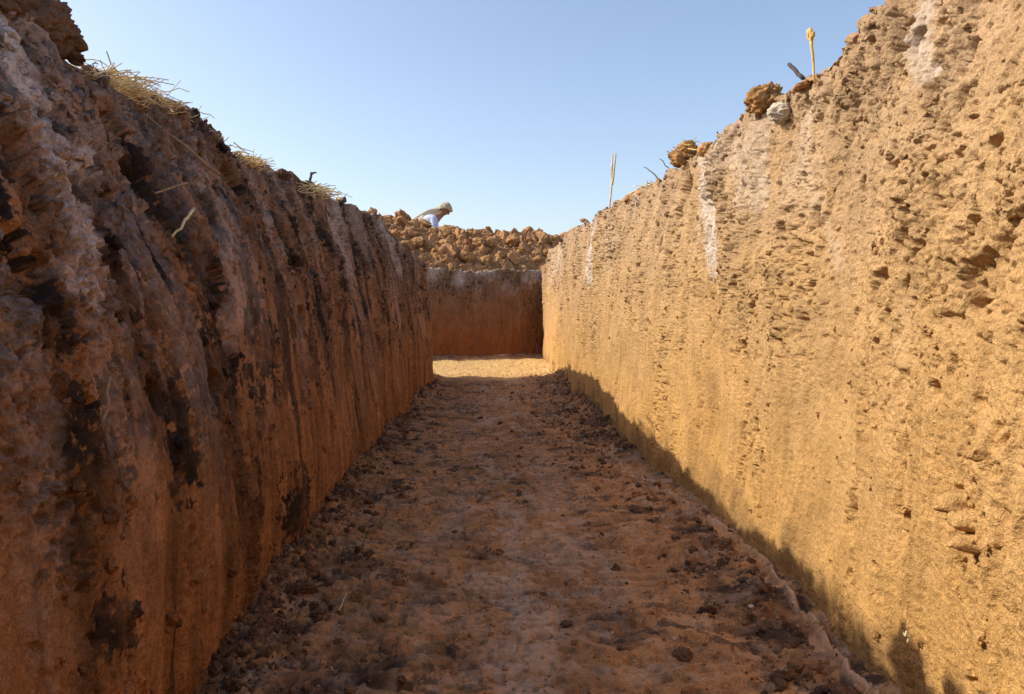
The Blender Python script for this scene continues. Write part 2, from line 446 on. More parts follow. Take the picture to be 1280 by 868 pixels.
def build_right():
    ys = np.concatenate([np.linspace(-5, .6, 50), log_samples(.61, 12.4, .0036)])
    Fp = np.stack([lerp_tab(ys, RF), ys], 1); Rp = np.stack([lerp_tab(ys, RR), ys], 1); Op = np.stack([np.full(len(ys), 1.75), ys], 1)
    zr = lerp_tab(ys, RZ)+.03*fbm(ys*1.8, ys*0+.7, 4, 601)+.012*perlin(ys*9, ys*0, 603)
    nt, nl = 640, 80
    P = profile(Fp, Rp, Op, zr, np.full(len(ys), 1.08), nt, nl)
    N = grid_normals(P); N = -N*np.sign(np.mean(N[200, 100:400, 0]))
    U = np.broadcast_to(ys[:, None], P.shape[:2])
    arc = np.concatenate([np.zeros((len(ys), 1)), np.cumsum(np.linalg.norm(np.diff(P, axis=1), axis=2), 1)], 1)-.07
    arcv = np.where(np.arange(nt+nl)[None] < nt, P[..., 2], arc)
    d, up, m = wall_relief(U, arcv, zr[:, None], 700, dict(c0=.3, c1=.85, groove=.75, crumb=1.15, pit=1.7, lump=1.1))
    top = sstep(nt-6, nt+10, np.arange(nt+nl))[None]
    d = d*(1-.45*top)+top*.036*crumb(U*9, arc*9, 702, .2, .7, .6)
    crust = np.zeros(P.shape[:2]); humus_shade = np.zeros(P.shape[:2])
    def W(px, py): return on_wall(px, py, 1)
    def hole(px, py, rpx, depth, e=1.2, ea=1.5):
        nonlocal d
        y, z = W(px, py); rr = rpx/F*y
        q = np.hypot((U-y)/(rr*ea), (arcv-z)/(rr*e))+.35*perlin(U*38, arcv*38, int(px))
        d = d-depth*(1-sstep(.5, 1.1, q))
    for h in [(860, 235, 12, .07, 1.3), (1217, 62, 8, .07, 2.6), (1120, 205, 11, .06, .8), (1070, 228, 9, .05, 1.2), (1150, 50, 7, .06, 2.4),
              (1240, 278, 9, .05, 1.), (1262, 392, 12, .05, .6), (1098, 345, 9, .05, 1.2), (1085, 315, 10, .05, 1.2), (975, 285, 7, .04, 1.2), (962, 300, 6, .04, 1.5),
              (1130, 355, 8, .05, 1.6), (1198, 365, 7, .04, 1.), (832, 308, 7, .05, 1.8), (1275, 180, 10, .05, 1.), (1102, 715, 6, .04, .7), (1036, 713, 5, .04, 1.2),
              (1186, 485, 6, .04, .9), (1055, 390, 6, .04, 1.4), (1240, 355, 7, .04, .8), (1228, 148, 5, .04, 1), (1240, 148, 5, .04, 1), (1145, 175, 9, .04, .8)]: hole(*h)
    def lump(px, py, rpx, hgt, e=1.):
        nonlocal d
        y, z = W(px, py); rr = rpx/F*y
        q = np.hypot((U-y)/(rr*1.5), (arcv-z)/(rr*e))+.3*perlin(U*30, arcv*30, int(px)+3)
        d = d+hgt*np.sqrt(np.maximum(0, 1-q*q))
    for h in [(1232, 632, 14, .035), (1250, 660, 16, .03), (1265, 690, 12, .03), (1215, 640, 9, .02), (1225, 655, 8, .02), (945, 190, 30, .015, 1.4)]: lump(*h)
    def streak(pts, wpx, amt, arr, asp=.6, seed=0):
        wp = [W(*p) for p in pts]; ym = np.mean([q[0] for q in wp])
        dd = seg_dist(U, arcv, wp, asp); w = wpx/F*ym
        return np.maximum(arr, amt*(1-sstep(.45, 1.25, dd/w+.6*fbm(U*9, arcv*7, 4, 800+seed)+.45*fbm(U*55, arcv*34, 3, 815+seed))))
    crust = streak([(880, 195), (886, 250), (894, 335)], 13, 1.0, crust, .5, 1)
    crust = streak([(940, 175), (945, 240)], 26, .45, crust, .6, 2)
    crust = streak([(742, 285), (740, 350)], 9, .9, crust, .3, 3)
    crust = streak([(700, 320), (692, 350)], 9, .6, crust, .3, 4)
    crust = streak([(1155, 0), (1150, 60), (1158, 100)], 12, .6, crust, .6, 5)
    crust = streak([(985, 170), (1005, 250), (1030, 330)], 8, .22, crust, .5, 6)
    crust = np.maximum(crust, .4*sstep(.6, 1.0, arcv/zr[:, None])*sstep(.05, .5, fbm(U*2.5, arcv*1.5, 4, 820)))
    humus_shade = np.maximum(humus_shade, .22*sstep(.25, .55, fbm(U*5, arcv*2.4, 4, 830))*m)
    humus_shade = np.maximum(humus_shade, .5*sstep(.13, .03, arcv+.10*fbm(U*6, arcv*5, 4, 840)))  # dark soil stain at the foot, partly the wall's shade put into colour
    P = P+N*d[..., None]
    at_ = dict(crust=crust, humus_shade=humus_shade); N2 = grid_normals(P); N2 *= -np.sign(np.mean(N2[200, 100:400, 0]))
    wgt = (m*sstep(-.1, .5, fbm(U*5, arcv*4, 3, 850))+.03)/(.4+np.maximum(U, .3))*(U > .8)*(U < 11)*(arcv > .02)
    wgt2 = (arcv > .92*zr[:, None])/(.4+np.maximum(U, .3))*(U > .8)*(U < 11)
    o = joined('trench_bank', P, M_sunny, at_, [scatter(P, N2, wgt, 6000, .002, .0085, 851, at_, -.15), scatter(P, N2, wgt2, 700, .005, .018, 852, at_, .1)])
    tag(o, 'sunlit ochre earth face on the right of the trench', 'trench wall', kind='structure')
    return o, P

def build_end():
    n = 420
    a = np.concatenate([np.linspace(-.9, 1.9, 330), np.linspace(1.9, 7, 91)[1:]])
    Fp = END_P+SIDE[None]*a[:, None]
    nrm = np.array([-.342, .94])
    Rp = Fp+nrm*.12+nrm*.10*np.sin(a*1.3)[:, None]*.3; Op = Fp+nrm*1.0
    zr = 1.215+.05*fbm(a*2.6, a*0, 5, 901, .65)
    nt, nl = 260, 60
    P = profile(Fp, Rp, Op, zr, np.full(len(a), 1.13), nt, nl)
    N = grid_normals(P); N = -N*np.sign(np.mean(N[100, 60:200, 1]))
    U = np.broadcast_to(a[:, None], P.shape[:2])
    arc = np.concatenate([np.zeros((len(a), 1)), np.cumsum(np.linalg.norm(np.diff(P, axis=1), axis=2), 1)], 1)-.07
    arcv = np.where(np.arange(nt+nl)[None] < nt, P[..., 2], arc)
    d, up, m = wall_relief(U, arcv, zr[:, None], 900, dict(c0=.35, c1=.95, groove=.8, crumb=1.6, pit=1.8, lump=2.2))
    top = sstep(nt-6, nt+10, np.arange(nt+nl))[None]
    d = d*(1-.5*top)+top*.02*crumb(U*9, arc*9, 902)
    crust = .75*sstep(.68, .95, arcv/zr[:, None]+.1*fbm(U*3, arcv*2, 3, 905))*sstep(-.3, .4, fbm(U*5, arcv*3, 3, 906))
    P = P+N*d[..., None]
    o = mesh_np('trench_bank', P.reshape(-1, 3), grid_faces(P.shape[0], P.shape[1]), M_end, dict(crust=crust, humus_shade=np.zeros(crust.shape)))
    tag(o, 'shaded red earth face closing the far end of the trench', 'trench wall', kind='structure')
    return o, P

RIDGE = [(.6, .60), (1.2, .600), (1.45, .622), (1.7, .645), (1.95, .650), (2.4, .590), (3.05, .515), (3.4, .50)]
def floor_height(X, Y):
    xl, xr = lerp_tab(Y, LF), lerp_tab(Y, RF)
    z = .012*fbm(X*3, Y*2, 4, 1000)
    # heaped crumbs along both feet
    el = np.exp(-np.maximum(0, X-xl)/.08); er = np.exp(-np.maximum(0, xr-X)/(.08+.07*sstep(2.0, 3.2, Y)))
    far = sstep(7.6, 7.0, Y)
    rx = lerp_tab(Y, RIDGE)+.012*fbm(Y*7, Y*0, 3, 1040)
    fade = sstep(3.5, 2.9, Y)
    smooth = 1-fade*sstep(-.05, -.015, X-rx)
    deb = np.clip(el*.9*far+er*sstep(9.5, 7, Y), 0, 1)*smooth
    z = z+.035*el*far*(.7+.8*fbm(Y*3, X*2, 3, 1003))+(.028+.03*sstep(2.2, 3.2, Y))*er*sstep(10, 7.5, Y)*(.8+.8*fbm(Y*2.6, X*2, 3, 1005))*(1-.6*fade)
    ed = ((END_P[1]+(X-END_P[0])*.364)-Y)*.94
    z = z+.05*np.exp(-np.maximum(ed, 0)/.22)*(ed > -.3)*(.7+.7*fbm(X*2.5, Y*2, 3, 1007))
    patch = sstep(.05, .5, fbm(X*3.1, Y*2.1, 3, 1008))
    m = np.clip(deb*1.2+.35*patch, 0, 1)*smooth
    Xw = X+.03*perlin(X*6, Y*6, 1011)
    z = z+m*(.45*crumb(Xw*18, Y*18, 1012, .2, .7, .55)/18+.6*crumb(X*42, Y*42, 1015, .25, .75, .7)/42+.8*crumb(X*90, Y*90, 1018, .3, .8, .8)/90)
    z = z+.0045*fbm(X*11, Y*9, 4, 1020, .55)+.0022*fbm(X*42, Y*50, 4, 1024, .65)*sstep(8, 6, Y)-.008*sstep(.2, .5, fbm(X*26, Y*34, 3, 1026))*sstep(8, 6, Y)
    # shallow tread prints pressed across the floor
    f1, f2, cid = worley(X*6.5, Y*5, 1030)
    z = z-.006*sstep(.45, .15, f1)*sstep(.35, .6, cid)
    tear = sstep(.25, .55, perlin(X*9, Y*20, 1033)+.5*perlin(X*22, Y*45, 1034))
    z = z-.011*tear*(.5+patch)*smooth
    # thin hard ridge where the face has been scraped
    w = .0065+.003*perlin(Y*9, Y*0, 1041)+.002*perlin(Y*31, Y*0, 1043)
    rid = np.exp(-((X-rx)/w)**2)*fade*(.7+.6*perlin(Y*7, Y*0, 1042)+.3*perlin(Y*24, Y*0, 1044))
    z = z+.020*rid
    return z, deb, np.clip(rid, 0, 1), patch

def build_floor():
    ys = np.concatenate([np.linspace(-5, .8, 50), log_samples(.81, 12.3, .0031)])
    xs = np.concatenate([np.linspace(-6, -.85, 60)[:-1], np.linspace(-.85, .95, 620), np.linspace(.95, 1.2, 6)[1:]])
    X, Y = np.meshgrid(xs, ys, indexing='ij')
    Z, deb, rid, patch = floor_height(X, Y)
    P = np.stack([X, Y, Z], 2)
    crust = np.maximum(.9*rid, .6*sstep(.3, .12, np.hypot((X-.17)/.30, (Y-1.95)/1.2)+.5*fbm(X*12, Y*12, 4, 1050)))
    crust = np.maximum(crust, .35*sstep(.1, .5, fbm(X*9, Y*11, 4, 1055, .6)))
    crust = np.maximum(crust, 0.7*np.exp(-((X-.06-.05*perlin(Y*.8, Y*0, 1081))/.22)**2)*sstep(-.1, .45, fbm(X*6, Y*2.2, 4, 1080, .6)))
    edge = np.clip(np.abs(X-.03)/.55, 0, 1)**2
    tick = sstep(.16, .30, fbm(X*20, Y*22, 5, 1072, .7)+.36*edge+.25*fbm(X*5, Y*.7, 3, 1074))*(.35+.65*sstep(-.2, .3, fbm(X*3, Y*3, 3, 1073)))  # painted dark ticks stand in for bump shading missing in flat ambient light
    damp = .28*sstep(.08, .4, fbm(X*3.2, Y*.8, 4, 1090, .6)+.2*edge-.1)
    humus_shade = np.clip(damp+.8*tick+.95*deb*sstep(-.45, .2, fbm(X*8, Y*5, 3, 1060))+.55*sstep(.15, .5, fbm(X*4.5, Y*6, 4, 1062)), 0, 1)*(1-rid)
    ed = ((END_P[1]+(X-END_P[0])*.364)-Y)*.94
    sun_strip = sstep(6.6, 7.6, Y+.3*fbm(X*2, Y*2, 3, 1066))*sstep(.35, .75, ed+.3*fbm(X*3, Y*2, 3, 1067))  # paler colour paints the sunlit strip, held back from the end wall's shadow
    at_ = dict(crust=crust*(1-sun_strip), humus_shade=humus_shade*(1-sun_strip), sun_strip=sun_strip)
    N = grid_normals(P); N *= np.sign(np.mean(N[300, :, 2]))
    inside = (X > lerp_tab(Y, LF)-.02)*(X < lerp_tab(Y, RF)+.02)*(Y > .9)*(Y < 9)/(.3+np.maximum(Y, .5))**1.2
    o = joined('trench_floor', P, M_floor, at_, [scatter(P, N, inside*(deb**1.2+.012*sstep(0, .4, fbm(X*4, Y*3, 3, 1075))), 6000, .002, .012, 1070, dict(at_, humus_shade=.9*(1-sun_strip), crust=0*sun_strip), .15, 4), scatter(P, N, inside*(deb+.25), 3500, .0012, .0045, 1073, dict(at_, humus_shade=.4*(1-sun_strip), crust=.3*(1-sun_strip)), .2), scatter(P, N, inside*(deb+.25), 2600, .0015, .006, 1071, at_, .35)])
    tag(o, 'trodden brown earth floor of the trench', 'ground', kind='structure')

left_o, PL = build_left()
right_o, PR = build_right()
end_o, PE = build_end()
build_floor()

# ---------------- field around the trench: one sheet with the trench cut out
def build_field():
    s = SIDE
    A = np.array([-1.6, 5.85]); Fo = END_P+np.array([-.342, .94])*.85
    far = 900.
    endL = A+s*30; endF = Fo+s*30
    V = []; Fc = []
    def poly(z, *p):
        i = len(V); V.extend([(x, y, z) for x, y in p]); Fc.append(tuple(range(i, i+len(p))))
    poly(1.0, (-1.6, -40), tuple(A), tuple(endL), (-far, -40))
    poly(1.11, (1.6, -40), (far, -40), (far, 11.6), (1.6, 11.6))
    cr = Fo-s*1.1
    poly(1.165, tuple(endF), tuple(Fo), (cr[0], cr[1]), (1.6, 11.55), (far, 11.55), (far, far), (-far, far), (-far, endF[1]))
    poly(1.05, (-far, -far), (far, -far), (far, -40), (-far, -40))
    me = bpy.data.meshes.new('field'); me.from_pydata(V, [], Fc); me.update()
    me.materials.append(M_field)
    o = bpy.data.objects.new('field', me); COL.objects.link(o)
    tag(o, 'bare stubble field above the trench', 'ground', kind='structure')
build_field()

# ------------------------------------------------------------------ spoil heap
HX = [(-7, 1.35), (-4, 2.1), (-2.6, 2.26), (-1.83, 2.17), (-1.4, 2.10), (-1.15, 2.0), (-.9, 1.95), (-.6, 1.96), (-.16, 1.95), (.37, 1.94), (1.18, 1.83), (2.0, 1.72), (3.5, 1.3)]
def heap_h(X, Y):
    toe = END_P[1]+(X-END_P[0])*.364+.42
    zc = lerp_tab(X, HX)-.03; yc = 12.75
    a = np.clip((Y-toe)/(yc-toe), 0, 1); b = np.clip((Y-yc)/.95, 0, 1)
    f = np.where(Y < yc, np.sin(a*math.pi/2)**.9, 1-sstep(0, 1, b))
    z = 1.13+(zc-1.13)*f
    z = z+(.055*fbm(X*2.0, Y*2.0, 4, 1100)+.05*fbm(X*6, Y*6, 3, 1104))*np.minimum(1, f*3)
    e = np.minimum(1, f*4)
    z = z+e*(.35*crumb(X*4.6, Y*4.6, 1110, .25, .62, .6)/4.6+.45*crumb(X*9, Y*9, 1112, .3, .7, .8)/9+.6*crumb(X*20, Y*20, 1115, .3, .8, .8)/20+.7*crumb(X*42, Y*42, 1118, .3, .8, .8)/42)
    return z
def build_heap():
    xs = np.concatenate([np.linspace(-7, -2.4, 80)[:-1], np.linspace(-2.4, 2.0, 640), np.linspace(2, 3.5, 40)[1:]]); ys = np.linspace(10.2, 13.8, 420)
    X, Y = np.meshgrid(xs, ys, indexing='ij')
    Z = heap_h(X, Y)
    dx = .05*fbm(X*7, Y*7, 3, 1121); dy = .05*fbm(X*7, Y*7, 3, 1125)
    keep = Z.ravel() > 1.15
    fc = grid_faces(*X.shape); fc = fc[keep[fc].any(1)]
    P = np.stack([X+dx, Y+dy, Z], 2).reshape(-1, 3)
    used = np.unique(fc); rm = np.zeros(len(P), int); rm[used] = np.arange(len(used))
    hum = .5*sstep(.2, .6, fbm(X*3, Y*3, 3, 1130)).ravel()[used]
    G = np.stack([X+dx, Y+dy, Z], 2); N = grid_normals(G); N *= np.sign(np.mean(N[..., 2]))
    w = (Z > 1.2)*(X > -2.6)*(X < 2.2)*(Y < 13.2)
    sets = [scatter(G, N, w, 800, .012, .055, 1140, dict(h=Z), .2, 3), scatter(G, N, w, 70, .05, .12, 1141, dict(h=Z), .25), scatter(G, N, w, 9000, .005, .017, 1142, dict(h=Z), .3)]
    V = [P[used]]; Fs = [rm[fc]]; n0 = len(used)
    for v, f, _ in sets: V.append(v); Fs.append(f+n0); n0 += len(v)
    hum = np.concatenate([hum, np.zeros(n0-len(used))])
    o = mesh_np('spoil_heap', np.concatenate(V), np.concatenate(Fs), M_heap, dict(humus_shade=hum, crust=np.zeros(n0)), smooth=len(Fs[0]))
    tag(o, 'long heap of dug brown earth clods behind the far end of the trench', 'earth heap', kind='stuff')
build_heap()

# ------------------------------------------------------------------ clods
import bmesh
def n3(p, s, seed):
    return (perlin(p[:, 0]*s+p[:, 2]*s*.7, p[:, 1]*s-p[:, 2]*s*.5, seed)+perlin(p[:, 1]*s+3.1, p[:, 2]*s+p[:, 0]*s*.4, seed+1)+perlin(p[:, 2]*s-p[:, 1]*s*.3, p[:, 0]*s+5.7, seed+2))/1.6
def clod_mesh(seed, mat, sub=4, squash=(1, 1, .75), rough=1.0):
    bm = bmesh.new(); bmesh.ops.create_icosphere(bm, subdivisions=sub, radius=1)
    V = np.array([v.co[:] for v in bm.verts]); Fc = np.array([[v.index for v in f.verts] for f in bm.faces]); bm.free()
    r = 1+.30*n3(V, 1.1, seed)*rough+.2*n3(V, 2.4, seed+10)*rough+.13*n3(V, 5, seed+20)*rough+.07*n3(V, 11, seed+30)*rough
    f1, f2, c = worley(V[:, 0]*2.4+V[:, 2]*1.7, V[:, 1]*2.4-V[:, 2]*1.9, seed+40)
    r = r+.13*(.6-f1)*rough
    g1 = crumb(V[:, 0]*6+V[:, 2]*4, V[:, 1]*6-V[:, 2]*5, seed+50)
    r = r+.16*g1*rough+.05*n3(V, 22, seed+60)*rough
    V = V*r[:, None]*np.array(squash)
    o = mesh_np('earth_clod', V, Fc, mat)
    me = o.data; bpy.data.objects.remove(o)
    return me
CL = [clod_mesh(s, M_clod, 4) for s in (3, 17, 29, 41, 57, 73)]
CLD = [clod_mesh(s, M_clod_damp, 5) for s in (5, 19, 37, 91)]
CLR = [clod_mesh(s, M_clod_red, 5, (1, 1, .9), 1.1) for s in (8, 22)]
def clod(me, loc, size, label, group=None, rz=None, name='earth_clod', cat='clod', sc=(1, 1, 1), tilt=.5):
    o = bpy.data.objects.new(name, me); COL.objects.link(o)
    o.location = loc; o.scale = (size*sc[0], size*sc[1], size*sc[2])
    o.rotation_euler = (random.uniform(-tilt, tilt), random.uniform(-tilt, tilt), random.uniform(0, 6.28) if rz is None else rz)
    tag(o, label, cat, group)
    return o
def at(px, py, y=None, own=False):
    if not own and (y is None or y < 7.5):                       # things on a lip stand where the sight line meets that lip
        tab = LR if px < VX else RR
        y0 = 3.0
        for _ in range(20): y0 = F*abs(float(lerp_tab(y0, tab)))/abs(px-VX)
        y = min(y0, 6.9 if px < VX else 10)
    return Vector(((px-VX)/F*y, y, CH+(VY-py)/F*y))

# big clods on the heap
for i in range(46):
    for _ in range(40):
        px = random.uniform(492, 694); py = random.uniform(286, 330)
        y = 12.7
        ok = False
        for yy in np.linspace(10.9, 12.8, 60):
            p = at(px, py, yy); hh = float(heap_h(np.array([p.x]), np.array([yy]))[0])
            if p.z <= hh: ok = True; break
        if ok: break
    if not ok: continue
    s = random.choice([.03, .04, .045, .05, .06, .075, .10])
    clod(random.choice(CL), (p.x, p.y, hh+s*.15), s, 'rough brown clod of dug earth lying on the face of the spoil heap', 'clods on the spoil heap')
def heap_top(px, y=12.7):
    x = (px-VX)/F*y; return x, y, float(heap_h(np.array([x]), np.array([y]))[0])
for px, s, lab in [(487, .10, 'rounded brown clod on the heap skyline right beside the left bank'), (505, .13, 'broad flat clod on the heap skyline left of the person'), (524, .15, 'long clod on the heap skyline touching the bent person'),
                   (562, .11, 'pale angular clod on the heap skyline just right of the person'), (602, .05, 'small dark pointed clod alone on the middle of the heap skyline'), (648, .075, 'rounded dark clod on the right half of the heap skyline')]:
    x, y, z = heap_top(px); clod(random.choice(CL), (x, y, z+s*.3), s, lab, sc=(1.3, 1, .8))

# clods on the two lips
def rim(P, nt, y):
    i = int(np.argmin(np.abs(P[:, nt, 1]-y)+(np.abs(P[:, nt, 0]) > 3)*9)); seg = P[i, nt-12:nt+25]
    return Vector(seg[np.argmax(seg[:, 2])])
def rimL(y): return rim(PL, 600, y)
def rimR(y): return rim(PR, 640, y)
def rim_clod(me, side, px, py, y, size, label, **k):
    p = at(px, py, y); return clod(me, p, size*.82, label, **k)
clod(CLD[0], at(70, 46, 1.29, True), .050, 'big dark ragged clod at the top left on the near end of the left bank', sc=(1.0, 1, 1.2), tilt=.2)
for px, py, q, lab in [(30, 32, .018, 'small dark clod wedged between the two big dark clods at the top left'), (98, 74, .016, 'small dark clod under the right side of the big dark ragged clod'), (112, 84, .012, 'smallest dark clod on the left bank lip before the big straw pile')]:
    clod(CLD[2], at(px, py, 1.31, True), q, lab)
clod(CLD[1], at(10, 14, 1.15, True), .036, 'dark clod cut by the top left corner of the photo')
rim_clod(CLD[2], -1, 357, 221, 3.5, .022, 'small round grey clod on the lip of the left bank')
rim_clod(CLR[0], 1, 955, 126, 2.35, .052, 'orange crumbly clod alone on the lip of the right bank beside a pale stone', tilt=.3)
rim_clod(CLR[1], 1, 856, 194, 3.4, .062, 'straw coloured clod on the right bank lip below the twigs', sc=(1.1, 1, .9), tilt=.3)
rim_clod(CL[1], 1, 884, 188, 3.25, .035, 'small brown clod next to the straw coloured clod on the right bank')
for px, py, y, s, lab in [(730, 277, 5.4, .032, 'little clod on the right bank lip left of the tall forked stalk'), (790, 248, 4.4, .045, 'flattish reddish clod on the right bank lip right of the tall forked stalk'),
                          (805, 240, 4.1, .035, 'flat clod on the right bank lip between the tall stalk and the twigs'), (1003, 108, 2.05, .02, 'small clod at the foot of the golden cut stem')]:
    rim_clod(random.choice(CL), 1, px, py, y, s, lab, sc=(1.2, 1.2, .7))
st = clod_mesh(66, M_stone, 5, (1, .8, .9), .95)
clod(st, at(976, 142, 2.28), .030, 'pale cream stone bedded in the lip of the right bank', name='pale_stone', cat='stone', sc=(1, 1, .9))

# clods and pebbles lying on the floor
def floor_pt(px, py):
    y = F*CH/(py-VY); x = (px-VX)/F*y
    return x, y, float(floor_height(np.array([x]), np.array([y]))[0][0])
for px, py, s, lab in [(370, 748, .026, 'dark damp clod standing alone at the foot of the left bank'), (396, 770, .012, 'small dark clod in front of the larger damp clod by the left bank'),
                       (330, 790, .014, 'dark crumbled clod on the floor against the near left bank'), (480, 560, .03, 'dark clod at the foot of the left bank halfway along'), (800, 640, .02, 'brown clod below the pale ridge at the right side of the floor'),
                       (740, 540, .032, 'dark clod heaped against the foot of the right bank'), (890, 770, .014, 'flat dark clod on the right of the floor near the camera'), (710, 790, .009, 'small flat dark clod in the middle of the floor'), (850, 715, .010, 'small dark clod lying left of the ridge')]:
    x, y, z = floor_pt(px, py); clod(random.choice(CLD), (x, y, z+s*.25), s, lab, sc=(1.2, 1.2, .8))
for i in range(34):
    sd = random.random()
    y = math.exp(random.uniform(math.log(1.3), math.log(6.5)))
    x = random.uniform(-.5, .58)
    if sd < .45: x = -.5+abs(random.gauss(0, .09))
    elif sd < .8: x = .58-abs(random.gauss(0, .1))
    z = float(floor_height(np.array([x]), np.array([y]))[0][0]); s = random.uniform(.004, .011)*(1+.15*y)
    clod(random.choice(CLD), (x, y, z+s*.2), s, 'small crumb of damp brown earth lying loose on the trench floor', 'loose crumbs on the trench floor', sc=(1.2, 1.1, .75))
pb = clod_mesh(88, M_pebble, 3, (1, .8, .6), .5)
for px, py, s, lab in [(413, 788, .004, 'tiny pale pebble near the straw bit at the left of the floor'), (794, 702, .0032, 'tiny white pebble right of the middle of the floor'), (768, 804, .0033, 'tiny pale pebble at the lower middle of the floor'),
                       (848, 815, .004, 'whitish pebble at the lower right of the floor'), (797, 832, .0033, 'tiny pale pebble nearest the camera'), (947, 770, .007, 'pale pebble against the pale ridge')]:
    x, y, z = floor_pt(px, py); clod(pb, (x, y, z+s*.5), s, lab, name='pebble', cat='pebble')

# ------------------------------------------------------------------ straw, stalks and roots
def bent(a, b, sag=.0, n=6, r0=.002, r1=.0015, jit=.0):
    a = Vector(a); b = Vector(b); pts = []
    for i in range(n):
        t = i/(n-1); p = a.lerp(b, t); p.z += sag*4*t*(1-t)
        if 0 < i < n-1: p += Vector((random.gauss(0, jit), random.gauss(0, jit), random.gauss(0, jit)))
        pts.append(p)
    return tube_np(pts, [r0+(r1-r0)*i/(n-1) for i in range(n)], 6)
def stem(name, a, b, label, mat, cat, r0=.003, r1=.002, sag=0, jit=.002, extra=()):
    r0, r1 = r0*.85, r1*.85
    ac = Acc(); ac.add(*bent(a, b, sag, 7, r0, r1, jit))
    for (p, q, ra, rb) in extra: ac.add(*bent(p, q, 0, 5, ra, rb, .002))
    o = ac.build(name, mat); tag(o, label, cat)
    return o
stem('dry_stalk', at(762, 268, 4.75), at(765, 194, 4.72), 'tall thin pale forked stalk standing on the lip of the right bank', M_straw_pale, 'stalk', .007, .005, 0, .003,
     [(at(765, 232, 4.73), at(769, 193, 4.75), .005, .004), (at(763, 240, 4.73), at(764, 205, 4.75), .004, .003)])
stem('cut_stem', at(1018, 106, 2.02), at(1011, 38, 2.02), 'short thick golden cut stem standing on the right bank', M_gold, 'stem',   .0026, .0052, 0, .0006,
     [(at(1012, 56, 2.02), at(1008, 40, 2.03), .004, .004), (at(1013, 52, 2.02), at(1015, 42, 2.0), .004, .004)])
stem('twig', at(1003, 99, 2.06), at(985, 82, 2.06), 'short dark stub of twig leaning left from the right bank', M_twig, 'twig', .006, .0055, 0, .0008)
stem('twig', at(826, 228, 3.6), at(804, 210, 3.62), 'thin dark twig leaning left over the right bank lip', M_twig, 'twig', .004, .002, .01)
stem('twig', at(836, 212, 3.5), at(824, 200, 3.5), 'tiny dark twig beside the straw coloured clod', M_twig, 'twig', .003, .002)
stem('twig', at(905, 178, 3.0), at(896, 166, 3.0), 'dark twig stub on the right bank lip above the white streak', M_twig, 'twig', .005, .003)
stem('twig', at(845, 200, 3.4), at(833, 190, 3.38), 'thin dark twig sticking out of the straw coloured clod', M_twig, 'twig', .004, .002)
stem('straw', at(856, 187, 3.33), at(880, 189, 3.3), 'yellow straw lying across the straw coloured clod', M_gold, 'straw', .003, .003)
stem('straw', at(775, 252, 4.6), at(826, 229, 3.9), 'long straw lying along the lip of the right bank', M_straw, 'straw', .003, .003, .02)
stem('twig', at(390, 236, 4.1), at(393, 219, 4.1), 'upright dark twig stub on the left bank behind the straw tuft', M_twig, 'twig', .008, .006, 0, .001, [(at(393, 220, 4.1), at(399, 219, 4.1), .005, .003)])
stem('twig', at(471, 282, 6.0), at(470, 268, 6.0), 'thin upright twig at the far end of the left bank lip', M_twig, 'twig', .008, .006, 0, .001)
stem('twig', at(337, 216, 3.1), at(336, 207, 3.1), 'tiny upright twig on the left bank lip', M_twig, 'twig', .004, .003, 0, .001)
stem('twig', at(277, 188, 2.6), at(278, 181, 2.6), 'short dark stub between the two straw tufts on the left bank', M_twig, 'twig', .006, .005, 0, .001)
stem('twig', at(130, 97, 1.86), at(138, 90, 1.86), 'thin curled twig above the big straw pile on the left bank', M_twig, 'twig', .0015, .001, .008)

def straw_pile(n, path, spread, length, label, seed, mat=None, along=(1, .2, -.1), thick=.0026):
    rr = random.Random(seed); ac = Acc(); length *= .8; thick *= .8; spread = [q*.75 for q in spread]
    for i in range(n):
        t = rr.random(); k = min(int(t*(len(path)-1)), len(path)-2); f = t*(len(path)-1)-k
        c = Vector(path[k]).lerp(Vector(path[k+1]), f)
        c += Vector((rr.gauss(0, spread[0]), rr.gauss(0, spread[1]), abs(rr.gauss(0, spread[2]))))
        d = Vector((along[0]+rr.gauss(0, .55), along[1]+rr.gauss(0, .7), along[2]+rr.gauss(0, .28))).normalized()*length*rr.uniform(.4, 1.2)
        ac.add(*bent(c-d*.5, c+d*.5, rr.uniform(-.22, .10)*length, 6, thick*rr.uniform(.4, 1.0), thick*.4, length*.018))
    o = ac.build('straw_pile', mat or M_straw); tag(o, label, 'straw')
    return o
straw_pile(320, [at(128, 112, 1.86), at(165, 118, 2.0), at(200, 138, 2.12), at(236, 165, 2.25)], (.025, .05, .014), .13, 'big pile of yellow straw on the near lip of the left bank', 3, thick=.0022)
straw_pile(70, [at(258, 180, 2.5), at(275, 190, 2.65)], (.02, .04, .01), .08, 'small straw tuft just beyond the big straw pile on the left bank', 4)
straw_pile(100, [at(308, 206, 3.0), at(328, 214, 3.2)], (.025, .06, .014), .10, 'middle straw tuft on the lip of the left bank', 5)
straw_pile(80, [at(372, 238, 3.9), at(395, 242, 4.2), at(415, 244, 4.4)], (.04, .08, .012), .17, 'far tuft of straw round the upright stub on the left bank', 6, thick=.004)
straw_pile(26, [at(862, 184, 3.38), at(846, 196, 3.4)], (.02, .03, .018), .07, 'straw tuft stuck to the clod on the right bank lip', 7, M_gold)
straw_pile(16, [at(800, 240, 4.1), at(826, 226, 3.7)], (.02, .05, .01), .11, 'thin scatter of straw on the right bank lip', 8)

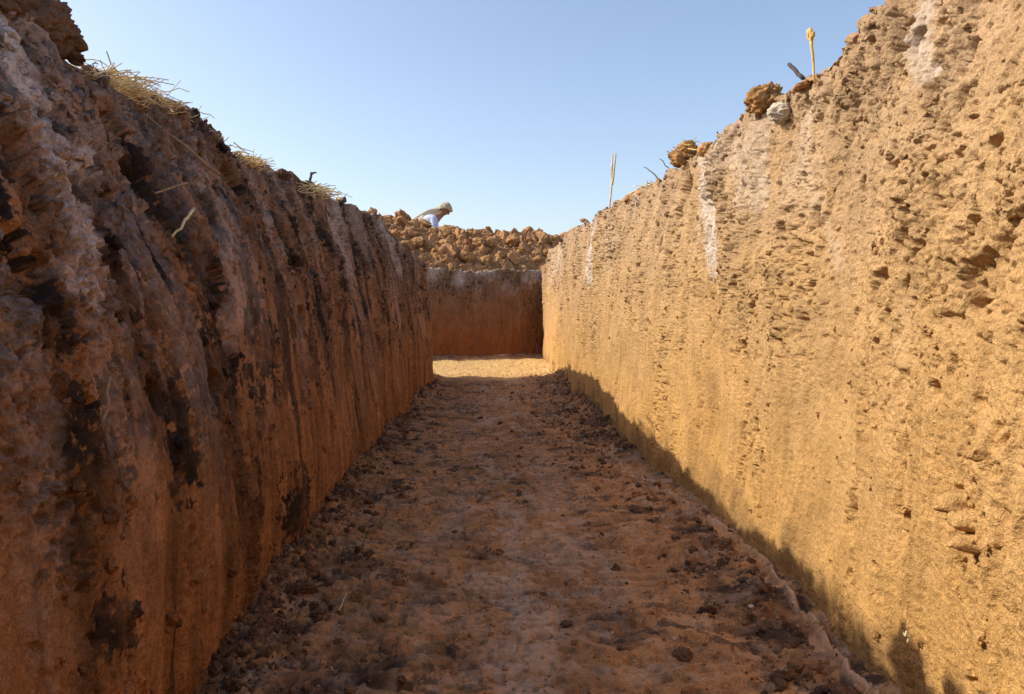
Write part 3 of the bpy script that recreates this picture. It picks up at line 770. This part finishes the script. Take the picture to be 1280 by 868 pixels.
def wall_pt(px, py, side, out=.015):
    y, z = on_wall(px, py, side); r = pix_ray(px, py)
    P = PL if side < 0 else PR; nt = 600 if side < 0 else 640
    i = int(np.argmin(np.abs(P[:, 200, 1]-y)+(np.abs(P[:, 200, 0]) > 1.2)*9)); col = P[i, :nt]
    k = int(np.argmin(np.abs(col[:, 2]-z))); p = Vector(col[k]); p.x += -side*out
    return p
def wall_stick(px0, py0, px1, py1, side, label, mat, name, cat, r0, r1, out=.016):
    a = wall_pt(px0, py0, side, out); b = wall_pt(px1, py1, side, out+.008)
    return stem(name, a, b, label, mat, cat, r0, r1, 0, .002)
wall_stick(198, 298, 220, 263, -1, 'golden splinter of straw stuck flat in the left bank', M_straw, 'straw', 'straw', .0022, .0042, .03)
wall_stick(185, 255, 206, 233, -1, 'thin pale root end in the left bank above the golden splinter', M_root, 'root', 'root', .002, .0025, .03)
wall_stick(55, 527, 64, 470, -1, 'long pale root hanging on the left bank near the edge of the photo', M_root, 'root', 'root', .0018, .0022, .03)
wall_stick(73, 511, 79, 497, -1, 'short pale root bit on the left bank beside the long root', M_root, 'root', 'root', .0015, .0018, .03)
wall_stick(186, 152, 242, 222, -1, 'long thin brown root running down from the big straw pile', M_root, 'root', 'root', .003, .004, .03)
wall_stick(1164, 818, 1170, 802, 1, 'short white straw stuck in the sunlit bank above the spike of shadow', M_straw_pale, 'straw', 'straw', .002, .002, .012)
wall_stick(366, 725, 388, 680, -1, 'pale flat splinter leaning on the foot of the left bank', M_root, 'splinter', 'splinter', .003, .006, .10)
def floor_stick(px0, py0, px1, py1, label, r=.0016):
    a = Vector(floor_pt(px0, py0)); b = Vector(floor_pt(px1, py1)); a.z += .008; b.z += .012
    return stem('straw', a, b, label, M_straw_pale, 'straw', r, r*.8, 0, .001)
floor_stick(421, 773, 431, 758, 'white straw bit tilted up on the left of the floor')
floor_stick(496, 635, 512, 637, 'pale straw bit lying level on the left middle of the floor', .002)
floor_stick(498, 664, 505, 669, 'tiny straw bit below the level straw on the floor', .0015)
floor_stick(432, 688, 442, 693, 'tiny straw bit near the left bank foot', .0015)
floor_stick(410, 842, 414, 850, 'tiny straw crumb nearest the camera on the left of the floor', .0013)

# ------------------------------------------------------------------ person behind the heap
M_skin = plain('skin', (.30, .16, .10), .12, 20, .55, 0)
M_shirt = plain('pale_blue_cotton', (.50, .56, .74), .08, 12, .85, .2)
M_vest = plain('beige_cotton', (.50, .43, .32), .12, 12, .9, .2)
M_trousers = plain('brown_cotton', (.16, .12, .09), .12, 12, .9, .2)
M_cloth = plain('olive_cloth', (.42, .36, .24), .15, 25, .9, .3)
M_boot = plain('boot_leather', (.05, .04, .035), .2, 30, .6, .2)
M_hair = plain('black_hair', (.02, .016, .014), .2, 90, .6, .2)

def skin_obj(name, chains, mat, parent, root=0, sub=2):
    """chains: list of [(point, radius or (rx, ry)), ...]; a first point equal to an existing one joins the chains"""
    V = []; E = []; Rr = []
    key = {}
    for ch in chains:
        prev = None
        for p, r in ch:
            kk = tuple(round(c, 4) for c in p)
            if kk not in key:
                key[kk] = len(V); V.append(p); Rr.append(r if isinstance(r, tuple) else (r, r))
            i = key[kk]
            if prev is not None and prev != i: E.append((prev, i))
            prev = i
    me = bpy.data.meshes.new(name); me.from_pydata(V, E, []); me.update()
    o = bpy.data.objects.new(name, me); COL.objects.link(o)
    md = o.modifiers.new('skin', 'SKIN'); md.use_smooth_shade = True
    lay = me.skin_vertices[0] if me.skin_vertices else None
    if lay is None:
        me.attributes  # layer is made by the modifier's first evaluation
        bm = bmesh.new(); bm.from_mesh(me); bm.verts.layers.skin.verify(); bm.to_mesh(me); bm.free(); lay = me.skin_vertices[0]
    for i, r in enumerate(Rr):
        lay.data[i].radius = r; lay.data[i].use_root = (i == root)
    ms = o.modifiers.new('sub', 'SUBSURF'); ms.levels = sub; ms.render_levels = sub
    dg = bpy.context.evaluated_depsgraph_get(); dg.update()
    new = bpy.data.meshes.new_from_object(o.evaluated_get(dg))
    bpy.data.objects.remove(o)
    new.name = name; new.materials.clear(); new.materials.append(mat)
    for p in new.polygons: p.use_smooth = True
    r = bpy.data.objects.new(name, new); COL.objects.link(r)
    if parent: r.parent = parent
    return r

def build_person():
    base = Vector((-1.33, 13.45, 1.26))
    root = empty('person', base)
    tag(root, 'stooping person in a pale blue shirt and olive head cloth behind the earth heap', 'person')
    # local frame: faces +x, stooped forward; z up, feet at 0
    pel = (0, 0, .80); bel = (.12, 0, .93); chest = (.30, 0, 1.07); shb = (.42, 0, 1.15); neck = (.52, 0, 1.21); skull = (.60, 0, 1.27)
    chains = [[(pel, (.13, .15)), (bel, (.125, .14)), (chest, (.13, .17)), (shb, (.10, .13)), (neck, .055), (skull, (.075, .075))]]
    def leg(s):
        return [(pel, (.13, .15)), ((.02, s*.10, .72), .09), ((.20, s*.13, .44), .06), ((.02, s*.14, .10), .042), ((.05, s*.14, .04), .045), ((.19, s*.155, .03), .03)]
    def arm(s):
        sh = (.41, s*.17, 1.12); el = (.44, s*.24, .84); wr = (.60, s*.20, .64)
        return [(shb, (.10, .13)), (sh, .06), (el, .04), (wr, .027), ((.64, s*.195, .59), .033), ((.67, s*.19, .55), .032)]
    for s in (-1, 1): chains += [leg(s), arm(s)]
    for s in (-1, 1):
        palm = (.67, s*.19, .55)
        for q, (dy, ln) in enumerate([(-.027, .066), (-.009, .076), (.009, .072), (.027, .058)]):
            a = Vector(palm)+Vector((.012, dy, -.02)); b = a+Vector((.012, dy*.2, -.5*ln)); c = b+Vector((-.012, 0, -.45*ln))
            chains.append([(palm, .032), (tuple(a), .0095), (tuple(b), .0088), (tuple(c), .0075)])
        a = Vector((.64, s*.195, .59)); b = a+Vector((.02, -s*.045, -.02)); c = b+Vector((.02, -s*.008, -.032))
        chains.append([(tuple(a), .033), (tuple(b), .010), (tuple(c), .008)])
    body = skin_obj('body', chains, M_skin, root)
    # the head is shaped on the body mesh's own end: a fuller skull with face, made as one mesh joined to the body
    bm = bmesh.new(); bm.from_mesh(body.data)
    hv = bmesh.ops.create_uvsphere(bm, u_segments=28, v_segments=20, radius=1)['verts']
    hc = Vector((.625, 0, 1.325)); tilt = Matrix.Rotation(R(38), 3, 'Y')
    for v in hv:
        x, y, z = v.co
        w = 1-.28*max(0, -z)**1.3
        px, py, pz = x*.100*(w if x > 0 else 1), y*.078*w, z*.122
        # nose, brow, chin, mouth, eye sockets, ears
        if x > .3:
            px += .026*math.exp(-((y/.16)**2+((z+.12)/.2)**2))
            px -= .010*(math.exp(-(((y-.38)/.16)**2+((z-.08)/.12)**2))+math.exp(-(((y+.38)/.16)**2+((z-.08)/.12)**2)))
            px += .008*math.exp(-((z-.28)/.1)**2)
            px += .012*math.exp(-((y/.3)**2+((z+.85)/.2)**2))
            px -= .005*math.exp(-((y/.3)**2+((z+.48)/.06)**2))
        py += math.copysign(.014, y)*math.exp(-((x+.05)/.16)**2-((z+.02)/.22)**2) if abs(y) > .6 else 0
        v.co = hc+tilt @ Vector((px, py, pz))
    bm.to_mesh(body.data); bm.free()
    for p in body.data.polygons: p.use_smooth = True
    # eyes and mouth
    ac = Acc()
    def blob(c, r):
        b2 = bmesh.new(); bmesh.ops.create_uvsphere(b2, u_segments=10, v_segments=8, radius=1)
        Vv = np.array([v.co[:] for v in b2.verts]); Fc = [[v.index for v in f.verts] for f in b2.faces]; b2.free()
        Fc = np.array([f if len(f) == 4 else f+[f[-1]] for f in Fc if len(f) >= 3])
        return (Vv*np.array(r), Fc)
    for s in (-1, 1):
        V, Fc = blob(None, (.010, .013, .010)); c = hc+tilt @ Vector((.083, s*.030, .010))
        keep = np.array([len(set(f)) == 4 for f in Fc])
        mesh_np('eye', V+np.array(c), Fc[keep], M_hair, parent=root)
    # clothes
    def ring(p, r, k=1.13): return (p, tuple(x*k for x in (r if isinstance(r, tuple) else (r, r))))
    sh_ch = [[ring((.03, 0, .83), (.135, .155)), ring(bel, (.13, .15)), ring(chest, (.135, .175)), ring(shb, (.105, .135)), ((.485, 0, 1.19), (.07, .075))]]
    for s in (-1, 1):
        sh_ch.append([ring(shb, (.105, .135)), ring((.41, s*.17, 1.12), .068), ring((.44, s*.24, .84), .052), ((.54, s*.217, .715), .045)])
    skin_obj('shirt', sh_ch, M_shirt, root)
    skin_obj('waistcoat', [[((-.02, 0, .86), (.150, .170)), ((.10, 0, .965), (.150, .172)), ((.24, 0, 1.075), (.150, .185)), ((.31, 0, 1.13), (.12, .165))]], M_vest, root)
    tr = [[ring(pel, (.135, .155)), ((.02, 0, .86), (.135, .155))]]
    for s in (-1, 1):
        tr.append([ring(pel, (.135, .155)), ring((.02, s*.10, .72), .10), ring((.20, s*.13, .44), .075), ((.03, s*.14, .12), .065)])
    skin_obj('trousers', tr, M_trousers, root)
    for s in (-1, 1):
        skin_obj('boot', [[((.02, s*.14, .15), .056), ((.03, s*.14, .06), .062), ((.12, s*.15, .045), .055), ((.21, s*.16, .035), .042)]], M_boot, root)
    # head cloth: wound cap with a loose tail down the neck
    bm = bmesh.new(); bmesh.ops.create_uvsphere(bm, u_segments=40, v_segments=28, radius=1)
    dead = []
    for v in bm.verts:
        x, y, z = v.co
        cut = .12+.25*max(0, x)-.75*max(0, -x)
        if z < cut-.12: dead.append(v); continue
        fold = 1+.05*math.sin(11*z+4*x+2*y)+.03*math.sin(7*y-9*z)
        v.co = hc+tilt @ Vector((x*.140*fold, y*.122*fold, z*.160*fold+.004))
    bmesh.ops.delete(bm, geom=dead, context='VERTS')
    bmesh.ops.solidify(bm, geom=bm.faces[:], thickness=.012)
    me = bpy.data.meshes.new('head_cloth'); bm.to_mesh(me); bm.free(); me.materials.append(M_cloth)
    for p in me.polygons: p.use_smooth = True
    o = bpy.data.objects.new('head_cloth', me); COL.objects.link(o); o.parent = root
    tl = skin_obj('cloth_tail', [[((.575, 0, 1.375), (.03, .075)), ((.47, .0, 1.285), (.022, .09)), ((.33, .0, 1.245), (.02, .11)), ((.12, .0, 1.11), (.018, .12)), ((-.02, 0, 1.01), (.012, .11))]], M_vest, root)
    root.scale = (.88,)*3
    return root
build_person()

# ------------------------------------------------------------------ sun, sky, camera
EL, AZ = R(36.2), R(-7)                 # the light travels towards +x, a little towards the camera
ldir = Vector((math.cos(AZ)*math.cos(EL), math.sin(AZ)*math.cos(EL), -math.sin(EL)))
sun = bpy.data.lights.new('sun', 'SUN'); sun.energy = 2.9; sun.angle = R(.53); sun.color = (1, .93, .80)
so = bpy.data.objects.new('sun', sun); COL.objects.link(so); so.location = (-20, -5, 20)
so.rotation_euler = ldir.to_track_quat('-Z', 'Y').to_euler()
W = bpy.data.worlds.new('World'); SC.world = W; W.use_nodes = True
nt = W.node_tree; bg = nt.nodes['Background']
sky = nt.nodes.new('ShaderNodeTexSky'); sky.sky_type = 'NISHITA'; sky.sun_disc = False
sky.sun_elevation = EL; sky.sun_rotation = math.atan2(-ldir.x, -ldir.y) % (2*math.pi)
sky.air_density = 1.0; sky.dust_density = 1.7; sky.ozone_density = 1.0; sky.altitude = 0
mx = nt.nodes.new('ShaderNodeMix'); mx.data_type = 'RGBA'; mx.blend_type = 'MULTIPLY'; mx.inputs[0].default_value = 1
mx.inputs[7].default_value = (1, .945, .935, 1)            # dust in the air takes the green-blue off the sky
nt.links.new(sky.outputs[0], mx.inputs[6]); nt.links.new(mx.outputs[2], bg.inputs['Color']); bg.inputs['Strength'].default_value = .15

cam = bpy.data.cameras.new('camera'); co = bpy.data.objects.new('camera', cam); COL.objects.link(co)
cam.sensor_width = 36; cam.lens = F/1280*36; cam.clip_start = .05; cam.clip_end = 5000
co.location = (0, 0, CH)
yaw = math.atan((640-VX)/F); pit = math.atan((434-VY)/F)
co.rotation_euler = (math.pi/2-pit, 0, -yaw)
SC.camera = co
vs = SC.view_settings; vs.view_transform = 'Standard'; vs.look = 'None'; vs.exposure = .66; vs.gamma = 1; vs.use_curve_mapping = False
